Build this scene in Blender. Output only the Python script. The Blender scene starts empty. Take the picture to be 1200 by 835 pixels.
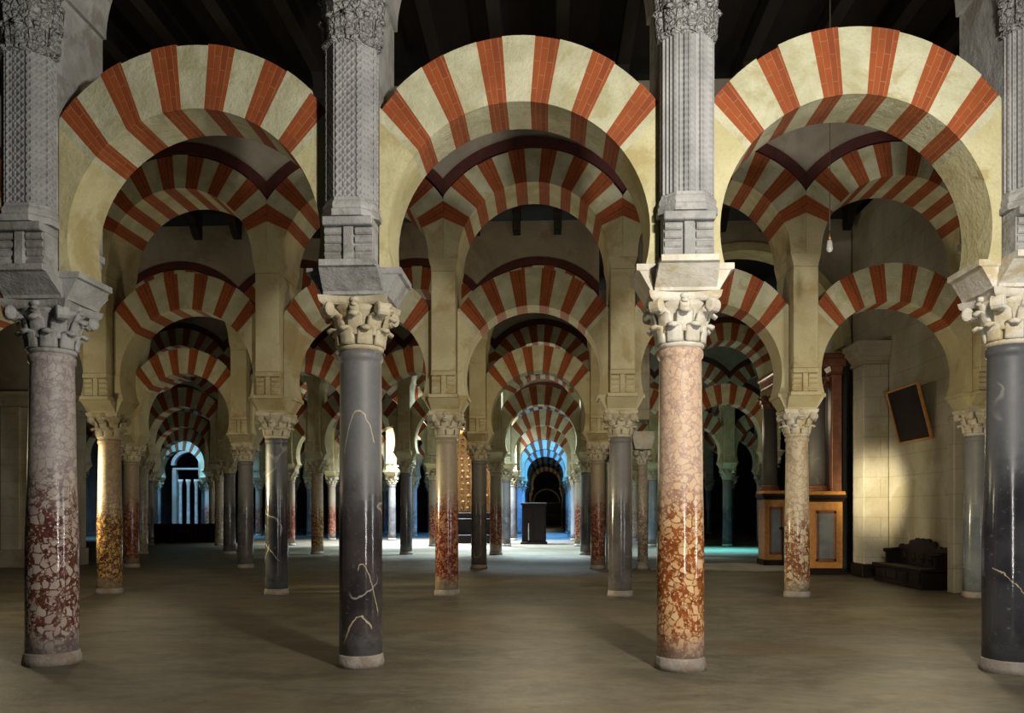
import bpy, bmesh, math, random
from mathutils import Vector, noise as mnoise
random.seed(7)
sc = bpy.context.scene
COL = sc.collection
PI = math.pi
rad = math.radians

# ---------------------------------------------------------------- camera
EYE = 1.6
F_PX, YAW, HORIZON = 970.0, 0.0454, 597.95
cam = bpy.data.cameras.new('camera')
cam.sensor_fit = 'HORIZONTAL'; cam.sensor_width = 36
cam.lens = F_PX / 1200 * 36
cam.shift_y = (HORIZON - 417.5) / 1200
cam.clip_end = 300
co = bpy.data.objects.new('camera', cam); COL.objects.link(co)
co.location = (0, 0, EYE); co.rotation_euler = (PI / 2, 0, YAW)
sc.camera = co

# ---------------------------------------------------------------- grid of the arcades
Z1, DEPTH, SPAN, X0 = 8.4881, 7.1758, 3.28, 1.328
def RY(k): return Z1 + (k - 1) * DEPTH          # distance of the k-th arcade
def CX(j): return X0 + j * SPAN                 # column line j

# ---------------------------------------------------------------- materials
class NT:
    def __init__(s, name):
        m = bpy.data.materials.new(name); m.use_nodes = True
        s.m = m; s.t = m.node_tree; s.t.nodes.clear()
        s.out = s.t.nodes.new('ShaderNodeOutputMaterial')
        s.b = s.t.nodes.new('ShaderNodeBsdfPrincipled')
        s.t.links.new(s.b.outputs[0], s.out.inputs[0])
    def set(s, sock, v):
        if hasattr(v, 'is_linked') or hasattr(v, 'links'): s.t.links.new(v, sock)
        elif isinstance(v, (tuple, list)) and len(v) == 3 and sock.type == 'RGBA': sock.default_value = (*v, 1)
        else: sock.default_value = v
    def n(s, typ, ins=None, **props):
        nd = s.t.nodes.new('ShaderNode' + typ)
        for k, v in props.items(): setattr(nd, k, v)
        for k, v in (ins or {}).items(): s.set(nd.inputs[k], v)
        return nd
    def coord(s, kind='Object', rnd=True):
        c = s.n('TexCoord').outputs[kind]
        if not rnd: return c
        r = s.n('ObjectInfo').outputs['Random']
        mlt = s.n('Math', {0: r, 1: 37.0}, operation='MULTIPLY').outputs[0]
        return s.n('VectorMath', {0: c, 1: mlt}, operation='ADD').outputs[0]
    def noise(s, vec, scale, detail=4, rough=.55, dist=0.0):
        return s.n('TexNoise', {'Vector': vec, 'Scale': scale, 'Detail': detail, 'Roughness': rough, 'Distortion': dist}).outputs['Fac']
    def mapv(s, vec, scale=(1, 1, 1), rot=(0, 0, 0)):
        return s.n('Mapping', {'Vector': vec, 'Scale': scale, 'Rotation': rot}).outputs[0]
    def step(s, v, a, b, lo=0.0, hi=1.0):
        return s.n('MapRange', {0: v, 1: a, 2: b, 3: lo, 4: hi}, interpolation_type='SMOOTHSTEP').outputs[0]
    def mix(s, f, a, b, blend='MIX'):
        nd = s.n('Mix', data_type='RGBA', blend_type=blend)
        s.set(nd.inputs[0], f); s.set(nd.inputs[6], a); s.set(nd.inputs[7], b)
        return nd.outputs[2]
    def math(s, op, a, b=0.0):
        return s.n('Math', {0: a, 1: b}, operation=op).outputs[0]
    def bump(s, h, strength=.3, dist=.02, nrm=None):
        ins = {'Height': h, 'Strength': strength, 'Distance': dist}
        if nrm is not None: ins['Normal'] = nrm
        return s.n('Bump', ins).outputs[0]
    def fin(s, col, rough=.7, nrm=None, metal=0.0, spec=.4):
        s.set(s.b.inputs['Base Color'], col); s.set(s.b.inputs['Roughness'], rough)
        s.b.inputs['Metallic'].default_value = metal
        s.b.inputs['Specular IOR Level'].default_value = spec
        if nrm is not None: s.set(s.b.inputs['Normal'], nrm)
        return s.m

def plaster(name, c1, c2, stain=None, scale=2.2, bmp=.35, pit=28.0, joints=None):
    N = NT(name); v = N.coord()
    big = N.noise(v, scale, 5); fine = N.noise(v, pit, 4, .7)
    col = N.mix(N.step(big, .35, .65), c1, c2)
    col = N.mix(N.math('MULTIPLY', N.step(fine, .45, .75), .35), col, tuple(x * .72 for x in c2))
    if stain: col = N.mix(N.math('MULTIPLY', N.step(N.noise(v, scale * .6, 7, .7, .6), .50, .62), .8), col, stain)
    h = N.math('ADD', N.math('MULTIPLY', fine, .6), N.noise(v, pit * .3, 3))
    if joints:
        vv = N.n('TexCoord').outputs['Object']
        sx = N.n('SeparateXYZ', {0: vv})
        u = N.math('ADD', sx.outputs[0], sx.outputs[1])
        uv = N.n('CombineXYZ', {0: u, 1: sx.outputs[2]}).outputs[0]
        br = N.n('TexBrick', {'Vector': uv, 'Scale': 1.0, 'Mortar Size': .012, 'Mortar Smooth': .3, 'Brick Width': joints[0], 'Row Height': joints[1],
                              'Color1': (1, 1, 1), 'Color2': (.94, .94, .93), 'Mortar': (.80, .79, .75)})
        col = N.mix(1.0, col, br.outputs['Color'], 'MULTIPLY')
        h = N.math('SUBTRACT', h, br.outputs['Fac'])
    return N.fin(col, .82, N.bump(h, bmp, .03))

def brickmat(name, c1, c2, mortar):
    N = NT(name)
    uv = N.n('TexCoord').outputs['UV']
    br = N.n('TexBrick', {'Vector': uv, 'Scale': 1.0, 'Mortar Size': .0042, 'Mortar Smooth': .35, 'Brick Width': .27, 'Row Height': .062,
                          'Color1': c1, 'Color2': c2, 'Mortar': mortar, 'Bias': -.1})
    v = N.coord()
    f = N.noise(v, 3.0, 5); g = N.noise(v, 22.0, 4, .7)
    col = N.mix(N.math('MULTIPLY', N.step(f, .4, .7), .5), br.outputs['Color'], tuple(x * .6 for x in c1))
    col = N.mix(N.math('MULTIPLY', N.step(g, .55, .8), .3), col, mortar)
    h = N.math('SUBTRACT', N.math('MULTIPLY', g, .5), br.outputs['Fac'])
    return N.fin(col, .8, N.bump(h, .35, .02))

def marble(name, kind, c1, c2, vein, scale=5.0, dust=(.30, .28, .27), polish=1.72, dustamt=.55, arcs=()):
    """polished below hand height, dull and dusty above"""
    N = NT(name); raw = N.n('TexCoord').outputs['Object']; v = N.coord()
    wob = N.n('TexNoise', {'Vector': v, 'Scale': 3.0, 'Detail': 3}).outputs['Color']
    vv = N.n('VectorMath', {0: v, 1: N.n('VectorMath', {0: wob, 'Scale': .16}, operation='SCALE').outputs[0]}, operation='ADD').outputs[0]
    if kind == 'breccia':
        vo = N.n('TexVoronoi', {'Vector': vv, 'Scale': scale}, feature='DISTANCE_TO_EDGE').outputs['Distance']
        ce = N.n('TexVoronoi', {'Vector': vv, 'Scale': scale})
        vs = N.n('TexVoronoi', {'Vector': vv, 'Scale': scale * 2.7}, feature='DISTANCE_TO_EDGE').outputs['Distance']
        cs = N.n('TexVoronoi', {'Vector': vv, 'Scale': scale * 2.7})
        rb = N.n('SeparateColor', {0: ce.outputs['Color']}).outputs; rs = N.n('SeparateColor', {0: cs.outputs['Color']}).outputs
        hz = N.step(N.n('SeparateXYZ', {0: raw}).outputs[2], polish - .6, polish + .9)
        patch = N.math('ADD', N.noise(v, 2.4, 4), N.math('MULTIPLY', hz, .40))
        matrix = N.mix(N.step(N.noise(v, 14, 4, .7), .35, .65), c2, tuple(x * .5 for x in c2))
        big_m = N.math('MULTIPLY', N.step(vo, .035, .13), N.step(N.math('ADD', rb[0], N.math('MULTIPLY', patch, .7)), .86, .98))
        small_m = N.math('MULTIPLY', N.step(vs, .04, .16), N.step(N.math('ADD', rs[0], N.math('MULTIPLY', patch, .6)), .80, .95))
        big_c = N.mix(rb[1], c1, vein); small_c = N.mix(rs[1], tuple(x * .7 for x in c1), vein)
        big_c = N.mix(N.math('MULTIPLY', N.noise(v, 22, 4, .7), .6), big_c, tuple(x * .65 for x in c1))
        col = N.mix(N.math('MULTIPLY', small_m, .85), matrix, small_c)
        col = N.mix(big_m, col, big_c)
    else:
        a = N.noise(v, scale * .6, 5); b = N.noise(v, scale * 5, 4, .7)
        col = N.mix(N.step(a, .35, .65), c1, c2)
        col = N.mix(N.math('MULTIPLY', N.step(b, .6, .75), .35), col, vein)
        r = N.math('ABSOLUTE', N.math('SUBTRACT', N.noise(vv, scale * .32, 2, .4), .5))
        msk = N.step(N.noise(v, 1.3, 2), .48, .58)
        col = N.mix(N.math('MULTIPLY', N.math('MULTIPLY', N.step(r, .0, .009, 1.0, 0.0), msk), .8), col, vein)
    sep = N.n('SeparateXYZ', {0: raw}); z = sep.outputs[2]
    arcmask = None
    for ax, az, ak, lo, hi in arcs:          # single looping veins that belong to this very shaft
        dx = N.math('SUBTRACT', sep.outputs[0], ax)
        cur = N.math('SUBTRACT', az, N.math('MULTIPLY', N.math('MULTIPLY', dx, dx) if ak > 0 else dx, abs(ak)))
        dz = N.math('ABSOLUTE', N.math('SUBTRACT', N.math('ADD', z, N.math('MULTIPLY', N.math('SUBTRACT', N.noise(v, 14, 3), .5), .10)), cur))
        tol = N.math('ADD', .006, N.math('MULTIPLY', N.math('ABSOLUTE', dx), .10 if ak > 0 else .0))
        m1 = N.math('LESS_THAN', dz, tol)
        m1 = N.math('MULTIPLY', m1, N.math('LESS_THAN', sep.outputs[1], 0.0))
        m1 = N.math('MULTIPLY', m1, N.math('MULTIPLY', N.math('GREATER_THAN', sep.outputs[0], lo), N.math('LESS_THAN', sep.outputs[0], hi)))
        arcmask = m1 if arcmask is None else N.math('MAXIMUM', arcmask, m1)
    zz = N.math('ADD', z, N.math('MULTIPLY', N.math('SUBTRACT', N.noise(v, 5.0, 5, .7), .5), .55))
    up = N.step(zz, polish - .30, polish + .55)
    foot = N.step(zz, .12, .42, 1.0, 0.0)
    wear = N.math('MAXIMUM', up, foot)
    dull = N.mix(N.noise(v, 18, 4, .7), tuple(x * .7 for x in dust), tuple(min(1, x * 1.25) for x in dust))
    col = N.mix(N.math('MULTIPLY', wear, dustamt), col, dull)
    if arcmask is not None: col = N.mix(N.math('MULTIPLY', arcmask, .75), col, (.55, .46, .30))
    rough = N.math('ADD', N.math('MULTIPLY', wear, .42), N.math('ADD', .05, N.math('MULTIPLY', N.noise(v, 9, 4), .14)))
    return N.fin(col, rough, N.bump(N.noise(v, 7, 4), .12, .02), spec=.55)

def carved(name, c1, c2, style):
    N = NT(name); uv = N.n('TexCoord').outputs['UV']; v = N.coord()
    sx = N.n('SeparateXYZ', {0: uv}); u, w = sx.outputs[0], sx.outputs[1]
    tri = lambda x, p: N.math('PINGPONG', x, p)
    if style == 'lattice':       # interlaced chevrons
        a = tri(N.math('ADD', w, tri(u, .062)), .040); b = tri(N.math('SUBTRACT', w, tri(u, .062)), .040)
        h = N.math('MULTIPLY', N.math('MAXIMUM', a, b), 24.0)
    else:                        # narrow flutes with small notches
        h = N.math('ADD', N.math('MULTIPLY', tri(u, .024), 30.0), N.math('MULTIPLY', tri(N.math('ADD', w, u), .03), 9.0))
    big = N.noise(v, 3.0, 5); fine = N.noise(v, 30, 4, .7)
    col = N.mix(N.step(big, .35, .65), c1, c2)
    col = N.mix(N.math('MULTIPLY', N.step(h, .15, .5, 1.0, 0.0), .45), col, tuple(x * .45 for x in c1))
    return N.fin(col, .75, N.bump(N.math('ADD', h, N.math('MULTIPLY', fine, .3)), .8, .02))

def simple(name, c1, c2, rough=.6, scale=8.0, bmp=.1, metal=0.0, stretch=(1, 1, 1), spec=.4):
    N = NT(name); v = N.mapv(N.coord(), stretch)
    f = N.noise(v, scale, 5, .6)
    return N.fin(N.mix(N.step(f, .3, .7), c1, c2), rough, N.bump(f, bmp, .01), metal, spec)

M = {}
M['cream'] = plaster('cream_stucco', (.55, .51, .31), (.45, .41, .22), (.38, .31, .14), 2.0, .5, 30)
M['cream_voussoir'] = plaster('cream_voussoir_stone', (.53, .52, .37), (.42, .41, .27), (.36, .33, .18), 3.0, .5, 34)
M['brick'] = brickmat('red_brick', (.285, .064, .014), (.20, .040, .010), (.34, .15, .06))
M['redpaint'] = simple('dark_red_band', (.085, .022, .018), (.055, .016, .015), .8, 6)
M['pier'] = plaster('pier_stone', (.52, .47, .29), (.44, .38, .22), (.36, .27, .12), 1.6, .35, 26)
M['wallgrey'] = plaster('grey_plaster', (.36, .32, .26), (.29, .26, .21), (.24, .20, .15), 1.4, .3, 22)
M['greystone'] = plaster('grey_marble_carving', (.40, .40, .395), (.28, .28, .28), (.20, .19, .17), 3.0, .5, 34)
M['capital_white'] = plaster('white_capital_stone', (.66, .63, .56), (.52, .48, .39), (.45, .37, .20), 3.5, .35, 30)
M['capital_cream'] = plaster('cream_capital_stone', (.54, .49, .36), (.42, .37, .25), (.34, .27, .14), 3.5, .35, 30)
M['lattice'] = carved('lattice_carving', (.34, .34, .345), (.26, .26, .27), 'lattice')
M['flutes'] = carved('fluted_carving', (.38, .38, .39), (.29, .29, .30), 'flutes')
N = NT('foliage_carving'); v = N.n('TexCoord').outputs['Object']
wv = N.n('VectorMath', {0: v, 1: N.n('VectorMath', {0: N.n('TexNoise', {'Vector': v, 'Scale': 6.0}).outputs['Color'], 'Scale': .08}, operation='SCALE').outputs[0]}, operation='ADD').outputs[0]
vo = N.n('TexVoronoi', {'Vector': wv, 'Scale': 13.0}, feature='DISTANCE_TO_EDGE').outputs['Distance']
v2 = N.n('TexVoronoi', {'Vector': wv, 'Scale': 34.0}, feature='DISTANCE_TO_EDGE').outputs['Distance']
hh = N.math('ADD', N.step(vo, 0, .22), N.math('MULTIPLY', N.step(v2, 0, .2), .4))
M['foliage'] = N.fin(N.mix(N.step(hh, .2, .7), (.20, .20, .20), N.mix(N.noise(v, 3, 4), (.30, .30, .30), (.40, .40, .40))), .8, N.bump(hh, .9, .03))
M['ashlar'] = plaster('pale_ashlar', (.46, .43, .36), (.38, .35, .28), (.33, .29, .20), 1.2, .3, 20, joints=(1.1, .48))
M['darkwall'] = plaster('dark_plaster', (.16, .14, .12), (.11, .095, .085), None, 1.0, .3, 18)
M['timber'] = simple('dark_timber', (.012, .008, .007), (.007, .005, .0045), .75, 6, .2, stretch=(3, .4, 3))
M['wood'] = simple('black_walnut_wood', (.016, .009, .008), (.008, .005, .005), .5, 7, .15, stretch=(1, 1, 4), spec=.18)
M['gold'] = simple('gilded_wood', (.55, .25, .045), (.40, .16, .03), .42, 10, .15, spec=.6)
M['goldcarve'] = simple('gilded_carving', (.42, .20, .05), (.08, .035, .015), .45, 16, .9, spec=.5)
M['ochre'] = simple('ochre_marble', (.22, .085, .040), (.14, .050, .026), .4, 6)
M['canvas'] = simple('dark_painting_canvas', (.018, .010, .009), (.009, .006, .006), .6, 5, spec=.15)
M['cord'] = simple('cord', (.35, .30, .22), (.28, .24, .18), .7)
M['glass'] = simple('frosted_bulb_glass', (.75, .74, .70), (.65, .64, .6), .2, spec=.6)
M['brass'] = simple('dull_brass', (.30, .21, .09), (.22, .15, .07), .4, 9, .1, .8)
M['iron'] = simple('black_iron', (.03, .03, .032), (.02, .02, .022), .5)
M['collar'] = plaster('worn_base_stone', (.34, .30, .26), (.24, .21, .18), (.20, .15, .11), 4, .5, 30)

MB = {
 'red_breccia':   marble('red_breccia_marble', 'breccia', (.38, .29, .25), (.135, .046, .034), (.52, .45, .39), 12.5, (.40, .38, .38), 1.72, .55),
 'black_vein':    marble('black_veined_marble', 'plain', (.026, .022, .024), (.060, .050, .050), (.40, .37, .33), 4.2, (.20, .20, .205), 1.66, .6,
                         arcs=((.03, 2.62, 17, -.13, .17), (.06, 1.06, 26, .02, .2), (.04, .52, 9, -.14, .15))),
 'orange_breccia': marble('orange_breccia_marble', 'breccia', (.58, .33, .15), (.30, .085, .022), (.74, .52, .28), 14, (.60, .48, .40), 1.62, .5),
 'black':         marble('black_marble', 'plain', (.018, .018, .022), (.042, .042, .048), (.34, .32, .28), 3.2, (.12, .125, .135), 1.9, .5, arcs=((0, .78, -1.1, -.24, .12),)),
 'gold_speckle':  marble('golden_speckled_marble', 'breccia', (.50, .32, .10), (.11, .04, .025), (.42, .28, .10), 20, (.46, .38, .28), 1.6, .5),
 'red_brown':     marble('red_brown_marble', 'breccia', (.28, .11, .06), (.13, .025, .016), (.40, .24, .14), 15, (.30, .25, .17), 1.75, .85),
 'dark_grey':     marble('dark_grey_marble', 'plain', (.060, .055, .057), (.10, .092, .09), (.30, .28, .26), 5.0, (.21, .195, .175), 1.7, .55),
 'cream_breccia': marble('cream_breccia_marble', 'breccia', (.55, .44, .30), (.26, .10, .045), (.66, .55, .40), 9.5, (.54, .47, .35), 1.35, .55),
 'blue_grey':     marble('blue_grey_marble', 'plain', (.14, .16, .18), (.21, .225, .24), (.5, .5, .5), 4.0, (.28, .29, .29), 1.7, .5),
 'pale':          marble('pale_marble', 'breccia', (.50, .42, .31), (.33, .25, .18), (.56, .50, .40), 12, (.44, .40, .32), 1.6, .5),
}
N = NT('stone_floor'); v = N.n('TexCoord').outputs['Object']
s1 = N.noise(N.mapv(v, (.7, 1.1, 1)), 1.3, 10, .74, .4); s2 = N.noise(v, 7, 6, .75); s3 = N.noise(N.mapv(v, (.6, 1.3, 1)), .45, 6, .6)
s4 = N.noise(N.mapv(v, (1.0, 1.7, 1)), 4.2, 8, .75)
c = N.mix(N.step(s1, .36, .64), (.158, .140, .095), (.080, .068, .045))
c = N.mix(N.math('MULTIPLY', N.step(s2, .48, .70), .5), c, (.185, .165, .122))
c = N.mix(N.math('MULTIPLY', N.step(s3, .50, .62), .55), c, (.135, .100, .058))
c = N.mix(N.math('MULTIPLY', N.step(s4, .52, .66), .5), c, (.085, .066, .045))
M['floor'] = N.fin(c, N.math('ADD', .38, N.math('MULTIPLY', s4, .25)), N.bump(N.math('ADD', s2, N.math('MULTIPLY', s4, 1.5)), .25, .02), spec=.35)

# ---------------------------------------------------------------- mesh helpers
class B:
    """collects faces with a material slot and optional uv"""
    def __init__(s): s.v = []; s.f = []; s.m = []; s.uv = []; s.sm = []
    def add(s, vs, fs, mat=0, uvs=None, smooth=False):
        o = len(s.v); s.v += [tuple(x) for x in vs]
        for i, f in enumerate(fs):
            s.f.append(tuple(o + a for a in f)); s.m.append(mat); s.sm.append(smooth)
            s.uv.append(uvs[i] if uvs else None)
        return s
    def box(s, x0, x1, y0, y1, z0, z1, mat=0, bev=0.0):
        if bev <= 0:
            vs = [(x, y, z) for z in (z0, z1) for x, y in ((x0, y0), (x1, y0), (x1, y1), (x0, y1))]
            return s.add(vs, [(3, 2, 1, 0), (4, 5, 6, 7), (0, 1, 5, 4), (1, 2, 6, 5), (2, 3, 7, 6), (3, 0, 4, 7)], mat)
        b = bev; rings = []
        for z, i in ((z0, b), (z0 + b, 0), (z1 - b, 0), (z1, b)):
            rings.append([(x0 + b, y0 + i, z), (x1 - b, y0 + i, z), (x1 - i, y0 + b, z), (x1 - i, y1 - b, z), (x1 - b, y1 - i, z), (x0 + b, y1 - i, z), (x0 + i, y1 - b, z), (x0 + i, y0 + b, z)])
        return s.loft(rings, mat)
    def loft(s, rings, mat=0, caps=True, smooth=False, closed=True):
        n = len(rings[0]); vs = [p for r in rings for p in r]; fs = []
        for i in range(len(rings) - 1):
            for a in range(n if closed else n - 1):
                b = (a + 1) % n
                fs.append((i * n + a, i * n + b, (i + 1) * n + b, (i + 1) * n + a))
        if caps and closed:
            fs.append(tuple(range(n - 1, -1, -1))); fs.append(tuple((len(rings) - 1) * n + a for a in range(n)))
        return s.add(vs, fs, mat, None, smooth)
    def lathe(s, prof, n=32, mat=0, c=(0, 0), smooth=True, caps=True):
        rings = [[(c[0] + r * math.cos(2 * PI * a / n), c[1] + r * math.sin(2 * PI * a / n), z) for a in range(n)] for r, z in prof]
        return s.loft(rings, mat, caps, smooth)
    def tube(s, pts, r, n=8, mat=0, smooth=True):
        rings = []
        for i, p in enumerate(pts):
            p = Vector(p); a = Vector(pts[max(0, i - 1)]); b = Vector(pts[min(len(pts) - 1, i + 1)])
            t = (b - a).normalized(); u = t.cross(Vector((0, 0, 1)))
            if u.length < 1e-3: u = t.cross(Vector((1, 0, 0)))
            u.normalize(); w = t.cross(u); rr = r[i] if isinstance(r, (list, tuple)) else r
            rings.append([tuple(p + u * rr * math.cos(2 * PI * k / n) + w * rr * math.sin(2 * PI * k / n)) for k in range(n)])
        return s.loft(rings, mat, True, smooth)
    def mesh(s, name, mats):
        me = bpy.data.meshes.new(name); me.from_pydata(s.v, [], s.f)
        for m in mats: me.materials.append(m)
        me.polygons.foreach_set('material_index', s.m); me.polygons.foreach_set('use_smooth', s.sm)
        if any(u for u in s.uv):
            L = me.uv_layers.new(name='UVMap')
            for p, u in zip(me.polygons, s.uv):
                if u:
                    for li, q in zip(p.loop_indices, u): L.data[li].uv = q
        bm = bmesh.new(); bm.from_mesh(me); bmesh.ops.recalc_face_normals(bm, faces=bm.faces); bm.to_mesh(me); bm.free()
        return me

def obj(name, me, parent=None, loc=(0, 0, 0), rot=(0, 0, 0), label=None):
    o = bpy.data.objects.new(name, me); COL.objects.link(o)
    o.location = loc; o.rotation_euler = rot
    if parent: o.parent = parent
    if label: o['label'] = label
    return o
def tag(o, label, cat, group=None, kind='thing'):
    o['label'] = label; o['category'] = cat; o['kind'] = kind
    if group: o['group'] = group
    return o
def thing(name, label, cat, loc=(0, 0, 0), rz=0.0, group=None):
    o = bpy.data.objects.new(name, None); COL.objects.link(o)
    o.location = loc; o.rotation_euler = (0, 0, rz); o.empty_display_size = .2
    return tag(o, label, cat, group)
def struct(name, b, mats, loc=(0, 0, 0), label=None, cat=None):
    o = obj(name, b.mesh(name, mats), None, loc); o['kind'] = 'structure'
    if label: o['label'] = label
    if cat: o['category'] = cat
    return o

# ---------------------------------------------------------------- column pieces
def shaft_mesh(r0, r1, z0, z1, seed, mat):
    rnd = random.Random(seed); n = 48; rings = []
    prof = [(r0 * 1.0, z0), (r0, z0 + .3), (r0 * .995, z0 + 1.2), ((r0 + r1) / 2, (z0 + z1) / 2 + .2), (r1 * 1.0, z1 - .13), (r1 * 1.0, z1 - .10), (r1 * 1.07, z1 - .085), (r1 * 1.09, z1 - .05), (r1 * 1.07, z1 - .02), (r1 * 1.0, z1 - .01), (r1, z1)]
    b = B(); b.lathe(prof, n)
    return b.mesh('shaft', [mat])
def collar_mesh(r, h, seed):
    b = B(); rnd = random.Random(seed); n = 40; rings = []
    for rr, z in ((r * 1.10, 0.0), (r * 1.09, h * .45), (r * 1.045, h * .85), (r * 1.02, h), (r * .9, h)):
        rings.append([((rr + .008 * mnoise.noise(Vector((3 * math.cos(2 * PI * a / n), 3 * math.sin(2 * PI * a / n), z * 9 + seed)))) * math.cos(2 * PI * a / n),
                       (rr + .008 * mnoise.noise(Vector((3 * math.cos(2 * PI * a / n), 3 * math.sin(2 * PI * a / n), z * 9 + seed)))) * math.sin(2 * PI * a / n), z) for a in range(n)])
    b.loft(rings, 0, True, True)
    return b.mesh('base', [M['collar']])

def leaf(b, ang, r_base, z0, z1, w, curl, r_top):
    """one tongue-shaped leaf hugging the bell, its tip rolled outward"""
    h = z1 - z0; path = []
    for i in range(8):
        t = i / 7
        if t < .72:
            q = t / .72; path.append((r_base + (r_top - r_base) * q * q + .012, z0 + h * q * .94))
        else:
            q = (t - .72) / .28 * PI * 1.05
            path.append((r_top + .012 + curl * .5 * (1 - math.cos(q)), z0 + h * .94 + h * .10 * math.sin(q) - h * .07 * q / PI))
    ca, sa = math.cos(ang), math.sin(ang); rings = []
    for i, (r, z) in enumerate(path):
        t = i / 7; ww = w * (1 - .10 * t) if t < .75 else w * (.92 - .5 * (t - .75) / .25)
        th = .026
        if i < len(path) - 1: dr, dz = path[i + 1][0] - r, path[i + 1][1] - z
        L = math.hypot(dr, dz) or 1; nr, nz = dz / L, -dr / L
        def P(lat, off): 
            rr, zz = r + nr * off, z + nz * off
            return (rr * ca - lat * sa, rr * sa + lat * ca, zz)
        rings.append([P(-ww / 2, 0), P(-ww * .36, th * .9), P(-ww * .12, th * 1.0), P(0, th * 1.3), P(ww * .12, th * 1.0), P(ww * .36, th * .9), P(ww / 2, 0), P(0, -th * .8)])
    b.loft(rings, 0, True, True)

def capital_mesh(rn, h, A, mat, seed=0):
    b = B()
    b.lathe([(rn * 1.0, 0), (rn * 1.10, .012), (rn * 1.12, .03), (rn * 1.10, .05), (rn * 1.0, .06), (rn * 1.0, h * .3), (rn * 1.06, h * .55), (rn * 1.24, h * .75), (rn * 1.48, h * .84)], 24)
    for k in range(8): leaf(b, k * PI / 4 + PI / 8, rn, .05, h * .42, rn * .86, .085, rn * 1.14)
    for k in range(8): leaf(b, k * PI / 4, rn * 1.03, h * .28, h * .68, rn * .88, .090, rn * 1.26)
    for k in range(4):                                       # corner scrolls
        ang = PI / 4 + k * PI / 2; ca, sa = math.cos(ang), math.sin(ang)
        leaf(b, ang, rn * 1.05, h * .52, h * .84, rn * .5, .05, A * 1.08)
        cr, cz = A * 1.13, h * .745
        rings = []
        for lat, q in ((-.065, .7), (-.055, 1), (.055, 1), (.065, .7)):
            rings.append([((cr + q * .055 * math.cos(t)) * ca - lat * sa, (cr + q * .055 * math.cos(t)) * sa + lat * ca, cz + q * .07 * math.sin(t)) for t in [2 * PI * i / 12 for i in range(12)]])
        b.loft(rings, 0, True, False)
    for k in range(4):                                       # a plain tongue in the middle of every side
        leaf(b, k * PI / 2, rn * 1.12, h * .55, h * .85, rn * .55, .03, A * .84)
    return b.mesh('capital', [mat])
def abacus_mesh(h, A, mat):
    b = B()
    def ring(s, z):
        pts = []
        for k in range(4):
            a0 = k * PI / 2 - PI / 4
            for i in range(8):
                t = i / 8; lat = (-1 + 2 * t) * s; dep = s - .16 * s * (1 - (2 * t - 1) ** 2)
                a = k * PI / 2
                pts.append((dep * math.cos(a) - lat * math.sin(a), dep * math.sin(a) + lat * math.cos(a), z))
        return pts
    b.loft([ring(A * .92, h * .84), ring(A * .98, h * .875), ring(A * 1.0, h * .90), ring(A * 1.03, h * .99), ring(A * 1.03, h)], 0)
    for k in range(4):
        a = k * PI / 2; r = A * .90; ca, sa = math.cos(a), math.sin(a); rings = []
        for d, q in ((-.06, 1), (-.01, 1), (.015, .6)):
            rings.append([((r + d) * ca - q * .05 * math.cos(t) * sa, (r + d) * sa + q * .05 * math.cos(t) * ca, h * .925 + q * .034 * math.sin(t)) for t in [2 * PI * i / 8 for i in range(8)]])
        b.loft(rings, 0, True, True)
    return b.mesh('abacus', [mat])
def cross(ax, ay, cx, cy, z):
    return [(-ax, -cy, z), (-cx, -cy, z), (-cx, -ay, z), (cx, -ay, z), (cx, -cy, z), (ax, -cy, z), (ax, cy, z), (cx, cy, z), (cx, ay, z), (-cx, ay, z), (-cx, cy, z), (-ax, cy, z)]
def impost_mesh(h, ax, ay, mat, a0=.31):
    b = B()
    b.loft([cross(a0, a0, a0 * .90, a0 * .90, 0), cross(a0 + .01, a0 + .01, a0 * .9, a0 * .9, .03), cross(ax * .93, ay * .93, .285, .31, h * .74), cross(ax, ay, .27, .32, h * .78), cross(ax, ay, .27, .32, h)], 0)
    return b.mesh('impost', [mat])

# ---------------------------------------------------------------- row dimensions
LOW1 = dict(sh=3.23, ct=3.75, it=4.02, r=1.30, ci=4.35, R=1.70, ce=4.60, cv=4.05, xm=1.385, t=.30)
LOW = dict(sh=2.97, ct=3.46, it=3.74, r=1.285, ci=4.125, R=1.67, ce=4.43, cv=3.86, xm=1.405, t=.30)
UP = dict(zs=6.22, r=1.37, ci=6.23, R=1.98, ce=6.23, cv=6.23, xm=1.638, t=.55)
UP1 = dict(zs=6.86, r=1.36, ci=6.86, R=1.98, ce=6.86, cv=6.86, xm=1.638, t=.55)

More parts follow.
